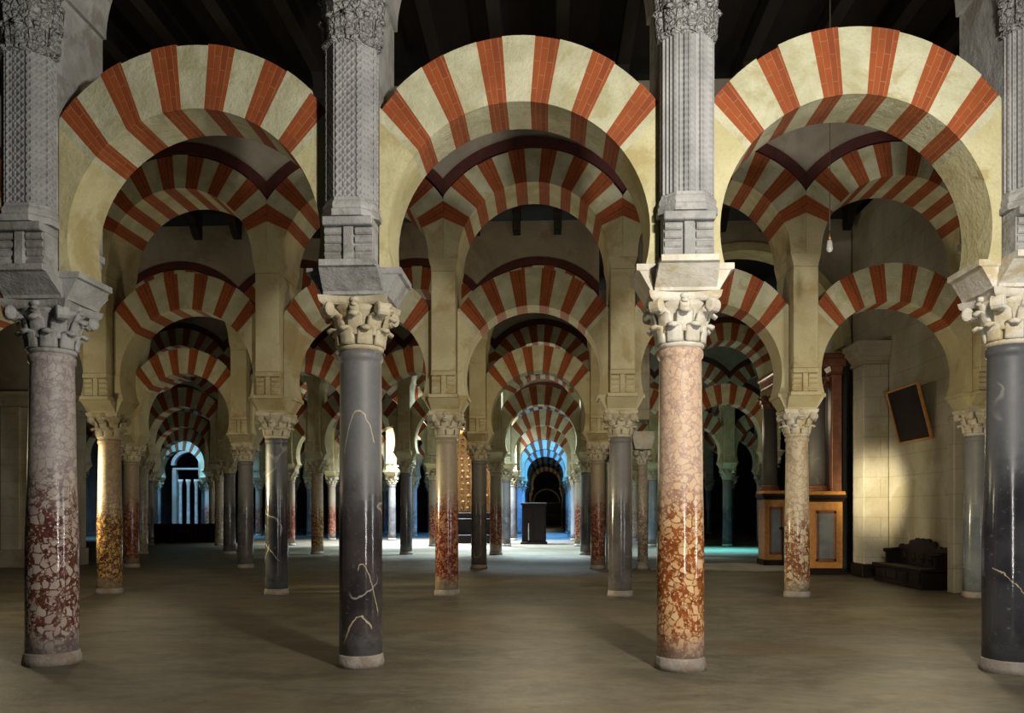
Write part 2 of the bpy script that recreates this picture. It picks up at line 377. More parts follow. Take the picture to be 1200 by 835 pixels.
def ray_circle(cv, phi, cz, r):
    dx, dz = math.sin(phi), math.cos(phi); oz = cv - cz
    bq = oz * dz; cq = oz * oz - r * r
    t = -bq + math.sqrt(bq * bq - cq)
    return dx * t, cv + dz * t
def arch_meshes(P, nred, pitch, redfrac, phimax, seed, zs, jitter=.012, far=False):
    """voussoir ring and the two plain springers of one arch; local origin at floor level, bay centre"""
    rnd = random.Random(seed); sub = 3 if not far else 2
    t = P['t']; ring = B()
    bounds = []
    for i in range(nred):
        c = (i - (nred - 1) / 2) * pitch; hw = pitch * redfrac / 2
        bounds.append((c - hw + rnd.uniform(-.006, .006), c + hw + rnd.uniform(-.006, .006)))
    segs = []; cur = -phimax
    for a, c in bounds:
        if a > cur: segs.append((cur, a, 0))
        segs.append((a, c, 1)); cur = c
    if cur < phimax: segs.append((cur, phimax, 0))
    xm = P['xm']
    def pts(phi, dr):
        i = ray_circle(P['cv'], phi, P['ci'], P['r']); o = ray_circle(P['cv'], phi, P['ce'], P['R'] + dr)
        if abs(o[0]) > xm:
            k = (xm - abs(i[0])) / (abs(o[0]) - abs(i[0]))
            o = (math.copysign(xm, o[0]), i[1] + (o[1] - i[1]) * k)
        return i, o
    corner = None
    for q in range(0, 2000):
        ph = q / 2000 * PI / 2
        if ray_circle(P['cv'], ph, P['ce'], P['R'])[0] >= xm: corner = ph; break
    for a, c, m in segs:
        dr = rnd.uniform(-jitter, jitter)
        lift = .006 if m else 0.0
        ss = sorted({a + (c - a) * i / sub for i in range(sub + 1)} | ({corner} if corner and a < corner < c else set()) | ({-corner} if corner and a < -corner < c else set()))
        arc0 = 0
        for k in range(len(ss) - 1):
            (i0, o0), (i1, o1) = pts(ss[k], dr), pts(ss[k + 1], dr)
            y0, y1 = -t, t
            li = math.hypot(i1[0] - i0[0], i1[1] - i0[1]); lo = math.hypot(o1[0] - o0[0], o1[1] - o0[1]); L = (li + lo) / 2
            w0 = math.hypot(o0[0] - i0[0], o0[1] - i0[1])
            vs = [(i0[0], y0, i0[1]), (o0[0], y0, o0[1]), (o1[0], y0, o1[1]), (i1[0], y0, i1[1]), (i0[0], y1, i0[1]), (o0[0], y1, o0[1]), (o1[0], y1, o1[1]), (i1[0], y1, i1[1])]
            s0, s1 = arc0, arc0 + L
            fuv = [(0, s0), (w0, s0), (w0, s1), (0, s1)]
            fs = [(0, 1, 2, 3), (7, 6, 5, 4), (4, 0, 3, 7), (1, 5, 6, 2)]
            uv = [fuv, [fuv[3], fuv[2], fuv[1], fuv[0]], [(2 * t, s0), (0, s0), (0, s1), (2 * t, s1)], [(0, s0), (2 * t, s0), (2 * t, s1), (0, s1)]]
            if k == 0: fs.append((0, 4, 5, 1)); uv.append([(0, 0)] * 4)
            if k == len(ss) - 2: fs.append((3, 2, 6, 7)); uv.append([(0, 0)] * 4)
            ring.add(vs, fs, m, uv); arc0 += L
    out = [ring]
    for sgn in (-1, 1):
        b = B(); inner = []; outer = []
        a0 = math.atan2(*[ray_circle(P['cv'], phimax, P['ci'], P['r'])[0], ray_circle(P['cv'], phimax, P['ci'], P['r'])[1] - P['ci']])
        a1 = PI / 2 + (math.asin((P['ci'] - zs) / P['r']) if P['ci'] > zs else 0)
        n = 12
        for i in range(n + 1):
            a = a0 + (a1 - a0) * i / n; inner.append((P['r'] * math.sin(a), P['ci'] + P['r'] * math.cos(a)))
        o0 = pts(phimax, 0)[1]; path = [o0]
        if o0[0] < xm - 1e-4:
            zc = P['ce'] + math.sqrt(P['R'] ** 2 - xm ** 2)
            for q in (1, 2, 3):
                x = o0[0] + (xm - o0[0]) * q / 3; path.append((x, P['ce'] + math.sqrt(P['R'] ** 2 - x * x)))
        path.append((xm, zs))
        Ls = [0]
        for i in range(len(path) - 1): Ls.append(Ls[-1] + math.dist(path[i], path[i + 1]))
        for i in range(n + 1):
            d = Ls[-1] * i / n; k = 0
            while k < len(path) - 2 and Ls[k + 1] < d: k += 1
            u = (d - Ls[k]) / max(1e-6, Ls[k + 1] - Ls[k])
            outer.append((path[k][0] + (path[k + 1][0] - path[k][0]) * u, path[k][1] + (path[k + 1][1] - path[k][1]) * u))
        rings = [[(sgn * i[0], -t, i[1]), (sgn * o[0], -t, o[1]), (sgn * o[0], t, o[1]), (sgn * i[0], t, i[1])] for i, o in zip(inner, outer)]
        b.loft(rings, 0); out.append(b)
    return out
def band_mesh(P, w, mat):
    b = B(); r0, r1, t = P['R'] + .022, P['R'] + w, P['t'] + .025; rings = []
    pm = math.asin(P['xm'] / r0); n = 40
    for i in range(n + 1):
        a = -pm + 2 * pm * i / n
        x1 = max(-P['xm'], min(P['xm'], r1 * math.sin(a)))
        z1 = P['ce'] + math.sqrt(r1 * r1 - x1 * x1)
        p0 = (r0 * math.sin(a), P['ce'] + r0 * math.cos(a))
        rings.append([(p0[0], -t, p0[1]), (x1, -t, z1), (x1, t, z1), (p0[0], t, p0[1])])
    b.loft(rings, 0)
    return b.mesh('painted_band', [mat])

# ---------------------------------------------------------------- shared meshes
def mk(bs, names, mats): return [b.mesh(n, mats) for b, n in zip(bs, names)]
RINGM = [M['cream_voussoir'], M['brick']]
low1 = []; lowk = []; upk = []; up1 = []
for s in range(3):
    r, a, c = arch_meshes(LOW1, 6, rad(15.2), .44, rad(44), 10 + s, LOW1['it'])
    low1.append((r.mesh('voussoir_ring', RINGM), a.mesh('springer', [M['cream']]), c.mesh('springer', [M['cream']])))
    r, a, c = arch_meshes(LOW, 6, rad(15.4), .46, rad(44.5), 20 + s, LOW['it'])
    lowk.append((r.mesh('voussoir_ring', RINGM), a.mesh('springer', [M['pier']]), c.mesh('springer', [M['pier']])))
    r, a, c = arch_meshes(UP, 8, rad(17.6), .50, rad(66), 30 + s, UP['zs'])
    upk.append((r.mesh('voussoir_ring', RINGM), a.mesh('springer', [M['pier']]), c.mesh('springer', [M['pier']])))
    r, a, c = arch_meshes(UP1, 8, rad(17.6), .50, rad(66), 40 + s, UP1['zs'])
    up1.append((r.mesh('voussoir_ring', RINGM), a.mesh('springer', [M['greystone']]), c.mesh('springer', [M['greystone']])))
bandk = band_mesh(UP, .21, M['redpaint']); band1 = band_mesh(UP1, .21, M['redpaint'])

def corbel_mesh(z0, z1, hw, dep, mat, band=True):
    """block with stacks of rolls either side of a flat strap, front and back"""
    b = B(); h = z1 - z0; cap = .20 * h
    b.box(-hw * .98, hw * .98, -dep * .86, dep * .86, z0, z1 - cap, 0)
    b.box(-hw, hw, -dep, dep, z1 - cap, z1, 0, .01)
    nr = 4; rr = (h - cap) / nr / 2
    for sgn in (-1, 1):
        for x0, x1 in ((-hw * .94, -hw * .28), (hw * .28, hw * .94)):
            for k in range(nr):
                zc = z0 + rr * (2 * k + 1); y = sgn * (dep * .86 + (k - nr + 1) * .008)
                rings = [[(x, y + sgn * rr * .95 * math.cos(t), zc + rr * .93 * math.sin(t)) for t in [2 * PI * i / 12 for i in range(12)]] for x in (x0, x1)]
                b.loft(rings, 0, True, False)
        ys = sorted((sgn * dep * .84, sgn * (dep * .86 + rr * 1.0)))
        b.box(-hw * .2, hw * .2, ys[0], ys[1], z0, z1 - cap, 0, .008)
    return b.mesh('corbel_block', [mat])
corb_k = corbel_mesh(LOW['it'], 4.17, .228, .56, M['pier'])
b = B(); b.box(-.222, .222, -.55, .55, 4.17, 6.0, 0, .012)
b.loft([[(-w, -.55, z), (w, -.55, z), (w, .55, z), (-w, .55, z)] for w, z in ((.222, 6.0), (.225, 6.05), (.262, 6.20), (.262, UP['zs']))], 0)
shaft_k = b.mesh('pier_shaft', [M['pier']])
# front arcade: pier core plus an engaged carved pilaster
corb_1 = corbel_mesh(LOW1['it'], 4.44, .245, .60, M['greystone'])
b = B(); b.box(-.245, .245, -.33, .55, 4.44, UP1['zs'], 0, .01)
core_1 = b.mesh('pier_shaft', [M['greystone']])
def halfoct(w, d, z, y0=-.33): return [(-w, y0, z), (-w, y0 - d * .45, z), (-w * .5, y0 - d, z), (w * .5, y0 - d, z), (w, y0 - d * .45, z), (w, y0, z)]
b = B(); b.loft([halfoct(*p) for p in ((.285, .29, 4.44), (.285, .29, 4.50), (.27, .275, 4.52), (.275, .28, 4.55), (.27, .27, 4.58), (.255, .255, 4.60), (.25, .25, 4.63))], 0)
pbase_1 = b.mesh('pilaster_base', [M['greystone']])
def pil_shaft(style):
    b = B(); w, d, y0 = .245, .245, -.33; z0, z1 = 4.63, 6.12
    P6 = [p[:2] for p in halfoct(w, d, 0, y0)]
    if style == 'flutes':
        Q = []
        for i in range(len(P6) - 1):
            a, c = Vector(P6[i]), Vector(P6[i + 1]); nrm = Vector((c.y - a.y, -(c.x - a.x))).normalized(); L = (c - a).length
            n = max(2, int(L / .045))
            if i in (0, 4): n = 2
            for k in range(n):
                Q.append(a + (c - a) * (k + .12) / n + nrm * -.0); Q.append(a + (c - a) * (k + .5) / n - nrm * .016 * -1); Q.append(a + (c - a) * (k + .88) / n)
        Q.append(Vector(P6[-1])); pts = [tuple(q) for q in Q]; pts = [P6[0]] + pts
    else:
        pts = []
        for i in range(len(P6) - 1):
            a, c = Vector(P6[i]), Vector(P6[i + 1]); nrm = Vector((c.y - a.y, -(c.x - a.x))).normalized()
            pts += [tuple(a), tuple(a + (c - a) * .06 + nrm * .010), tuple(a + (c - a) * .13 + nrm * .008), tuple(a + (c - a) * .15), tuple(a + (c - a) * .85), tuple(a + (c - a) * .87 + nrm * .008), tuple(a + (c - a) * .94 + nrm * .010)]
        pts.append(P6[-1])
    u = 0; vs = []; fs = []; uv = []; n = len(pts); us = [0]
    for i in range(1, n): us.append(us[-1] + math.dist(pts[i], pts[i - 1]))
    vs = [(p[0], p[1], z) for z in (z0, z1) for p in pts]
    for i in range(n - 1):
        fs.append((i, i + 1, n + i + 1, n + i)); uv.append([(us[i], 0), (us[i + 1], 0), (us[i + 1], z1 - z0), (us[i], z1 - z0)])
    b.add(vs, fs, 0, uv)
    return b.mesh('pilaster_shaft', [M[style]])
pshaft = {'lattice': pil_shaft('lattice'), 'flutes': pil_shaft('flutes')}
def pil_capital():
    b = B()
    b.loft([halfoct(*p) for p in ((.25, .25, 6.12), (.285, .285, 6.14), (.285, .285, 6.17), (.245, .245, 6.185), (.25, .25, 6.35), (.275, .28, 6.60), (.30, .31, 6.74), (.33, .33, 6.76), (.34, .34, 6.86))], 0)
    for z0, z1, cols in ((6.19, 6.42, 5), (6.40, 6.66, 5)):
        for k in range(cols):
            a = PI + PI * (k + .5) / cols if z0 < 6.3 else PI + PI * k / (cols - 1)
            if z0 > 6.3: a = max(PI + .18, min(2 * PI - .18, a))
            bb = B(); leaf(bb, a, .262, z0, z1, .165, .04, .288)
            vs = [(x, y * .92 - .31, z) for x, y, z in bb.v]; b.add(vs, bb.f, 0, None, True)
    for k in range(7):
        x = -.24 + .08 * k
        b.tube([(x, -.62, 6.70), (x, -.66, 6.70)], .026, 8)
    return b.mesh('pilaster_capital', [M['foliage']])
pcap_1 = pil_capital()

cap_cache = {}
def capset(row1, mat):
    k = (row1, mat)
    if k not in cap_cache:
        h = .52 if row1 else .49; A = .345 if row1 else .30; rn = .212 if row1 else .20
        cap_cache[k] = (capital_mesh(rn, h, A, M[mat]), abacus_mesh(h, A, M[mat]))
    return cap_cache[k]
imp_cache = {}
def imposts(row1, mat):
    k = (row1, mat)
    if k not in imp_cache:
        imp_cache[k] = impost_mesh(LOW1['it'] - LOW1['ct'], .475, .61, M[mat], .335) if row1 else impost_mesh(LOW['it'] - LOW['ct'], .43, .57, M[mat], .29)
    return imp_cache[k]
shaft_cache = {}

ORD = {1: 'front', 2: 'second', 3: 'third', 4: 'fourth', 5: 'fifth', 6: 'sixth', 7: 'seventh', 8: 'eighth', 9: 'ninth', 10: 'tenth', 11: 'eleventh'}
NTH = {1: 'first', 2: 'second', 3: 'third', 4: 'fourth', 5: 'fifth', 6: 'sixth', 7: 'seventh', 8: 'eighth'}
MARBLE_WORDS = {'red_breccia': 'red and white breccia', 'black_vein': 'black white-veined', 'orange_breccia': 'orange breccia', 'black': 'black', 'gold_speckle': 'golden speckled',
                'red_brown': 'red-brown', 'dark_grey': 'dark grey', 'cream_breccia': 'cream and brown', 'blue_grey': 'blue-grey', 'pale': 'pale'}
def col_place(k, j):
    if j == -1: return 'central aisle, side away from altar'
    if j == 0: return 'central aisle, side toward altar'
    if j < -1: return '%s beyond the central aisle away from altar' % NTH[-1 - j]
    return '%s beyond the central aisle toward altar' % NTH[j]
def bay_place(bay):
    if bay == -1: return 'over the central aisle'
    if bay < -1: return 'over the %s aisle away from altar' % NTH[-1 - bay]
    return 'over the %s aisle on the altar side' % NTH[bay + 1]

COLS = {  # (row, line): marble, bottom radius, capital, impost, own label
 (1, -2): ('red_breccia', .255, 'greystone', 'greystone', 'front column of red and white breccia marble under grey capital'),
 (1, -1): ('black_vein', .222, 'capital_cream', 'greystone', 'front black column with looping white veins under yellowish capital'),
 (1, 0): ('orange_breccia', .238, 'capital_white', 'capital_white', 'front column of polished orange breccia under white capital'),
 (1, 1): ('black', .262, 'capital_white', 'capital_white', 'thick front column of black marble with one pale diagonal vein'),
 (2, -4): ('pale', .225, 'capital_cream', 'pier', None),
 (2, -3): ('gold_speckle', .232, 'capital_cream', 'pier', 'golden speckled column of second arcade, brightly lit along one side'),
 (2, -2): ('black', .215, 'capital_cream', 'pier', 'glossy black column of second arcade with grey base'),
 (2, -1): ('red_brown', .22, 'capital_cream', 'pier', 'red-brown column of second arcade beside the central aisle'),
 (2, 0): ('dark_grey', .222, 'capital_cream', 'pier', 'dark grey column of second arcade beside the central aisle'),
 (2, 1): ('cream_breccia', .228, 'capital_white', 'pier', 'cream and brown column of second arcade before the gilded altar'),
 (2, 2): ('blue_grey', .24, 'capital_white', 'pier', 'blue-grey column of second arcade at end of the bench wall'),
 (3, -4): ('red_brown', .215, 'capital_cream', 'pier', None), (3, -3): ('dark_grey', .215, 'capital_cream', 'pier', None), (3, -2): ('dark_grey', .215, 'capital_cream', 'pier', None),
 (3, -1): ('dark_grey', .215, 'capital_cream', 'pier', None), (3, 0): ('red_brown', .20, 'capital_cream', 'pier', None),
 (4, -5): ('pale', .2, 'capital_cream', 'pier', None), (4, -4): ('dark_grey', .22, 'capital_cream', 'pier', None), (4, -3): ('gold_speckle', .22, 'capital_cream', 'pier', None), (4, -2): ('dark_grey', .22, 'capital_cream', 'pier', None),
 (4, -1): ('red_brown', .22, 'capital_cream', 'pier', None), (4, 0): ('dark_grey', .22, 'capital_cream', 'pier', None),
}
def column(k, j):
    rnd = random.Random(k * 100 + j)
    d = COLS.get((k, j))
    if d is None: d = (rnd.choice(['dark_grey', 'pale', 'blue_grey', 'red_brown', 'dark_grey']), .21, 'capital_cream', 'pier', None)
    kind, r, cm, im, lab = d; row1 = k == 1; D = LOW1 if row1 else LOW
    if lab is None: lab = '%s marble column of %s arcade, %s' % (MARBLE_WORDS[kind], ORD[k], col_place(k, j))
    t = thing('marble_column', lab, 'column', (CX(j), RY(k), 0), 0, 'marble columns of the arcades')
    key = (kind, round(r, 3), row1)
    if key not in shaft_cache:
        rn = .212 if row1 else .20
        hb = .13 if row1 else .11
        shaft_cache[key] = (shaft_mesh(r, rn, hb, D['sh'], 1, MB[kind]), collar_mesh(r, hb, k * 7 + j))
    sm, bm_ = shaft_cache[key]
    obj('base', bm_, t); obj('shaft', sm, t)
    c = obj('capital', capset(row1, cm)[0], t, (0, 0, D['sh'])); obj('abacus', capset(row1, cm)[1], c)
    obj('impost', imposts(row1, im), t, (0, 0, D['ct']))
def pier(k, j):
    row1 = k == 1
    if row1:
        w = {-2: ('lattice', 'lattice-carved', 'red and white breccia column'), -1: ('lattice', 'lattice-carved', 'veined black column'), 0: ('flutes', 'narrow-fluted', 'orange breccia column'), 1: ('flutes', 'narrow-fluted', 'thick black column')}[j]
        t = thing('arcade_pier', 'grey stone pier with %s pilaster above the front %s' % (w[1], w[2]), 'pier', (CX(j), RY(k), 0), 0, 'piers of the front arcade')
        obj('corbel_block', corb_1, t); obj('pier_shaft', core_1, t)
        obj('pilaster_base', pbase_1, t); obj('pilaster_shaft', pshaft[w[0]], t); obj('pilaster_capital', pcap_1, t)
    else:
        t = thing('arcade_pier', 'cream stone pier with rolled corbel, %s arcade, %s' % (ORD[k], col_place(k, j)), 'pier', (CX(j), RY(k), 0), 0, 'piers of the inner arcades')
        obj('corbel_block', corb_k, t); obj('pier_shaft', shaft_k, t)
def lower(k, b_):
    t = thing('striped_arch', 'lower red and cream arch of %s arcade, %s' % (ORD[k], bay_place(b_)), 'arch', (CX(b_) + SPAN / 2, RY(k), 0), 0, 'lower striped arches')
    s = low1 if k == 1 else lowk
    for n, m in zip(('voussoir_ring', 'springer', 'springer'), s[(b_ + k) % 3]): obj(n, m, t)
def upper(k, b_):
    t = thing('striped_arch', 'upper red and cream arch of %s arcade, %s' % (ORD[k], bay_place(b_)), 'arch', (CX(b_) + SPAN / 2, RY(k), 0), 0, 'upper striped arches')
    s = up1 if k == 1 else upk
    for n, m in zip(('voussoir_ring', 'springer', 'springer'), s[(b_ + 2 * k) % 3]): obj(n, m, t)
    obj('painted_band', band1 if k == 1 else bandk, t)
WALLTOP = 9.4
def wall_over(k, bays, xtra=None):
    P = UP1 if k == 1 else UP; R = P['R'] + .215; b = B()
    for bb in bays:
        xc = CX(bb) + SPAN / 2; rings = []
        for i in range(25):
            x = -1.64 + 3.28 * i / 24; z = P['ce'] + math.sqrt(R * R - x * x)
            rings.append([(xc + x, -.55, z), (xc + x, -.55, WALLTOP), (xc + x, .55, WALLTOP), (xc + x, .55, z)])
        b.loft(rings, 0, False)
    return struct('wall_%s' % ORD[k], b, [M['wallgrey']], (0, RY(k), 0), 'plaster wall above the upper arches of the %s arcade' % ORD[k], 'wall')

PLAN = {1: (range(-2, 2), range(-2, 1)), 2: (range(-4, 3), range(-4, 2)), 3: (range(-4, 1), range(-4, 0)), 4: (range(-5, 3), range(-5, 2)), 5: (range(-7, 4), range(-7, 3)),
        6: (range(-7, 4), range(-7, 3)), 7: (range(-8, 4), range(-8, 3)), 8: (range(-8, 4), range(-8, 3)), 9: (range(-3, 2), range(-3, 1)), 10: (range(-2, 2), range(-2, 1)), 11: (range(-2, 2), range(-2, 1))}
SKIP = set()
for k, (js, bays) in PLAN.items():
    for j in js:
        if ('c', k, j) not in SKIP: column(k, j)
        if ('p', k, j) not in SKIP: pier(k, j)
    for b_ in bays:
        if ('l', k, b_) not in SKIP: lower(k, b_)
        if ('u', k, b_) not in SKIP: upper(k, b_)
    wall_over(k, bays)

# ---------------------------------------------------------------- shell of the hall
b = B(); b.box(-34, 24, -4, 96, -.3, 0); struct('floor', b, [M['floor']], label='worn brownish stone floor of the hall', cat='floor')
b = B()
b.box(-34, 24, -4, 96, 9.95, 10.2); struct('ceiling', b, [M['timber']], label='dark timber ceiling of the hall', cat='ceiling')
b = B(); b.box(-34.3, -34, -4, 96, 0, 10); struct('wall_left', b, [M['darkwall']])
b = B(); b.box(24, 24.3, -4, 96, 0, 10); struct('wall_right', b, [M['darkwall']])
b = B(); b.box(-34, 24, 96, 96.3, 0, 10); struct('wall_back', b, [M['darkwall']])

# chapel wall on the altar side
b = B(); b.box(8.1, 8.6, 16.25, 26.0, 0, 9.4); b.box(8.6, 23.9, 16.25, 16.7, 0, 9.4); struct('wall_chapel', b, [M['ashlar']], label='pale ashlar wall behind bench and painting', cat='wall')
b = B(); b.box(7.76, 8.1, 16.27, 16.55, 0, 3.44, 0, .02); struct('trim_jamb', b, [M['ashlar']])
b = B(); b.box(8.04, 8.1, 16.55, 20.05, 0, .30, 0, .01); struct('baseboard_chapel', b, [M['wood']])
t = thing('wall_pilaster', 'tall pale square pilaster with moulded capital beside the tilted painting', 'pilaster')
b = B(); b.box(7.5, 8.09, 20.15, 20.85, .32, 5.1, 0, .015); obj('pilaster_shaft', b.mesh('pilaster_shaft', [M['ashlar']]), t)
b = B(); b.box(7.45, 8.09, 20.10, 20.90, 0, .32, 0, .012); obj('plinth', b.mesh('plinth', [M['wood']]), t)
b = B()
b.loft([[(7.5 - e, 20.15 - e, z), (8.09, 20.15 - e, z), (8.09, 20.85 + e, z), (7.5 - e, 20.85 + e, z)] for e, z in ((.0, 5.1), (.05, 5.11), (.05, 5.16), (.03, 5.18), (.05, 5.24), (.12, 5.38), (.15, 5.40), (.15, 5.50), (.19, 5.52), (.19, 5.63))], 0)
obj('moulded_capital', b.mesh('moulded_capital', [M['ashlar']]), t)

# leaning painting, bottom on the wall, top tipped forward
t = thing('framed_painting', 'dark gilt-framed painting tipped forward on the pale wall above bench', 'painting', (8.075, 18.60, 3.13), 0)
t.rotation_euler = (0, -math.atan2(.30, 1.19), 0)
hw, H = .81, 1.235
b = B(); b.box(-.035, -.02, -hw + .045, hw - .045, .045, H - .045); obj('canvas', b.mesh('canvas', [M['canvas']]), t)
b = B()
for y0, y1, z0, z1 in ((-hw, hw, 0, .045), (-hw, hw, H - .045, H), (-hw, -hw + .045, .045, H - .045), (hw - .045, hw, .045, H - .045)): b.box(-.065, -.0, y0, y1, z0, z1, 0, .008)
obj('frame', b.mesh('frame', [M['gold']]), t)

# carved bench
t = thing('carved_bench', 'black carved wooden bench with lobed back below the tilted painting', 'bench', (7.45, 16.95, 0))
b = B(); b.box(-.03, .585, -.02, 2.5, .36, .42, 0, .012); obj('seat', b.mesh('seat', [M['wood']]), t)
b = B(); b.box(.0, .58, .0, 2.46, .0, .08, 0, .008); b.box(.03, .56, .03, 2.44, .08, .36)
for i in range(4): b.box(-.005, .03, .12 + i * .58, .12 + i * .58 + .48, .12, .32, 0, .01)
obj('chest_base', b.mesh('chest_base', [M['wood']]), t)
b = B(); prof = []
n = 60
for i in range(n + 1):
    u = i / n; y = .05 + 2.36 * u
    env = .78 if u < .22 or u > .78 else .88
    z = env + .075 * abs(math.sin(u * PI * 9)) ** .7 + (.05 if .33 < u < .67 else 0)
    prof.append((y, z))
rings = [[(.545, y, .42), (.545, y, z), (.60, y, z), (.60, y, .42)] for y, z in prof]
b.loft(rings, 0)
b = B(); b.loft(rings, 0)
for i in range(5):
    yc = .35 + i * .44; rr = []
    for r, d in ((.14, .55), (.14, .53), (.11, .52), (.08, .535), (.05, .515), (.01, .51)):
        rr.append([(d, yc + r * math.cos(2 * PI * a / 12), .58 + r * .8 * math.sin(2 * PI * a / 12)) for a in range(12)])
    b.loft(rr, 0)
obj('backrest', b.mesh('backrest', [M['wood']]), t)
for y in (.0, 2.40):
    b = B(); b.box(.26, .58, y, y + .06, .42, .72, 0, .01); b.tube([(.22, y + .03, .70), (.58, y + .03, .72)], .045, 10); obj('armrest', b.mesh('armrest', [M['wood']]), t)

# altar with pedestals, marble columns and gilded panels
t = thing('gilded_altar', 'altar of gilded pedestals and dark marble columns behind the cream column', 'altar', (0, 0, 0))
def pedestal(x0, x1, y0, y1, top):
    b = B(); b.box(x0, x1, y0, y1, .16, top - .26, 0, .01)
    p = obj('pedestal', b.mesh('pedestal', [M['gold']]), t, label='gilded pedestal')
    b = B(); b.box(x0 - .04, x1 + .04, y0 - .04, y1 + .04, 0, .16, 0, .012); obj('plinth', b.mesh('plinth', [M['wood']]), p)
    b = B(); w = x1 - x0
    b.box(x0 + w * .28, x1 - w * .28, y0 - .025, y0, .40, top - .55, 0, .008); obj('inset_panel', b.mesh('inset_panel', [MB['blue_grey']]), p)
    b = B()
    for a, c, d, e in ((.2, .28, .34, top - .49), (.72, .8, .34, top - .49)): b.box(x0 + w * a, x0 + w * c, y0 - .035, y0, d, e, 0, .006)
    b.box(x0 + w * .2, x0 + w * .8, y0 - .035, y0, .32, .40, 0, .006); b.box(x0 + w * .2, x0 + w * .8, y0 - .035, y0, top - .55, top - .47, 0, .006)
    obj('panel_moulding', b.mesh('panel_moulding', [M['ochre']]), p)
    b = B(); b.loft([[(x0 - e, y0 - e, z), (x1 + e, y0 - e, z), (x1 + e, y1 + e, z), (x0 - e, y1 + e, z)] for e, z in ((0, top - .26), (.03, top - .25), (.03, top - .20), (.07, top - .17), (.07, top - .10))], 0)
    obj('cornice', b.mesh('cornice', [M['wood']]), p)
    b = B(); b.loft([[(x0 - e, y0 - e, z), (x1 + e, y0 - e, z), (x1 + e, y1 + e, z), (x0 - e, y1 + e, z)] for e, z in ((.02, top - .10), (.06, top - .08), (.04, top))], 0)
    obj('top_slab', b.mesh('top_slab', [M['gold']]), p)
    xc, yc = (x0 * .62 + x1 * .38) , (y0 + y1) / 2
    b = B(); b.lathe([(.29, top), (.29, top + .06), (.25, top + .09), (.27, top + .13), (.23, top + .17)], 24, 0, (xc, yc)); obj('column_base', b.mesh('column_base', [M['ochre']]), t)
    b = B(); b.lathe([(.225, top + .17), (.225, top + .8), (.2, 4.6)], 28, 0, (xc, yc)); obj('column_shaft', b.mesh('column_shaft', [MB['dark_grey']]), t)
    c = capital_mesh(.2, .42, .27, M['ochre']); obj('column_capital', c, t, (xc, yc, 4.6))
pedestal(6.46, 7.30, 20.98, 21.8, 2.08)
pedestal(6.28, 6.92, 24.5, 25.25, 2.18)
b = B(); b.box(7.06, 7.30, 21.05, 21.35, 2.08, 5.0, 0, .01); obj('side_pilaster', b.mesh('side_pilaster', [M['ochre']]), t)
b = B(); b.loft([[(7.06 - e, 21.05 - e, z), (7.3, 21.05 - e, z), (7.3, 21.35 + e, z), (7.06 - e, 21.35 + e, z)] for e, z in ((0, 5.0), (.05, 5.02), (.03, 5.08), (.08, 5.2))], 0); obj('pilaster_capital', b.mesh('pilaster_capital', [M['ochre']]), t)
b = B(); b.box(6.35, 7.42, 21.06, 25.25, 5.2, 5.42, 0, .02); b.box(6.25, 7.42, 21.06, 25.3, 5.42, 5.55, 0, .03); obj('entablature', b.mesh('entablature', [M['ochre']]), t)
b = B(); b.box(7.35, 7.46, 21.4, 25.25, 0, 5.2, 0, .02); obj('back_panel', b.mesh('back_panel', [M['wood']]), t)
b = B(); b.box(6.75, 7.34, 21.9, 24.40, 0, 1.05, 0, .02); b.box(6.68, 7.34, 21.86, 24.44, 1.05, 1.13, 0, .015); obj('altar_table', b.mesh('altar_table', [M['wood']]), t)

# masonry pier and broad chapel arch of the third arcade
y3 = RY(3)
t = thing('masonry_pier', 'square pale masonry pier behind the dark grey second-arcade column', 'pier', (0, y3, 0))
b = B(); b.box(1.575, 2.24, -.3, .5, 0, 2.9, 0, .012); b.box(1.79, 2.24, -.3, .5, 2.9, 3.6, 0, .012); obj('pier_shaft', b.mesh('pier_shaft', [M['ashlar']]), t)
b = B(); b.loft([[(1.785, -.3 - e, z), (2.24, -.3 - e, z), (2.24, .5 + e, z), (1.785, .5 + e, z)] for e, z in ((0, 3.6), (.05, 3.62), (.08, 3.72), (.13, 3.81), (.13, 4.05))], 0); obj('moulded_cap', b.mesh('moulded_cap', [M['capital_white']]), t)
b = B(); b.box(1.79, 2.70, -.4, .5, 4.05, 6.0, 0, .015); obj('upper_block', b.mesh('upper_block', [M['ashlar']]), t)
t = thing('slender_column', 'slender pale column with foliate capital against the masonry pier', 'column', (2.55, y3 - .05, 0))
b = B(); b.lathe([(.19, 0), (.19, .08), (.16, .12), (.175, .17), (.145, .2)], 28); obj('base', b.mesh('base', [M['collar']]), t)
b = B(); b.lathe([(.14, .2), (.14, 1.5), (.13, 2.85)], 28); obj('shaft', b.mesh('shaft', [MB['pale']]), t)
obj('capital', capital_mesh(.13, .42, .22, M['capital_white']), t, (0, 0, 2.85))
b = B(); b.loft([cross(.23, .23, .2, .2, 0), cross(.30, .30, .26, .26, .3), cross(.30, .30, .26, .26, .47)], 0); obj('impost', b.mesh('impost', [M['capital_white']]), t, (0, 0, 3.27))
xa, xb = 2.42, 8.07; xm_, ra = (xa + xb) / 2, (xb - xa) / 2 - .23
t = thing('chapel_arch', 'broad pale arch spanning from the masonry pier to the altar wall', 'arch', (xm_, y3, 0))
b = B(); rings = []
for i in range(33):
    a = PI * i / 32; c, s = math.cos(a), math.sin(a)
    rings.append([(-(ra) * c, -.35, 6.0 + ra * s), (-(ra + .22) * c, -.35, 6.0 + (ra + .22) * s), (-(ra + .22) * c, .45, 6.0 + (ra + .22) * s), (-(ra) * c, .45, 6.0 + ra * s)])
b.loft(rings, 0); obj('archivolt', b.mesh('archivolt', [M['cream']]), t)
b = B(); rings = []
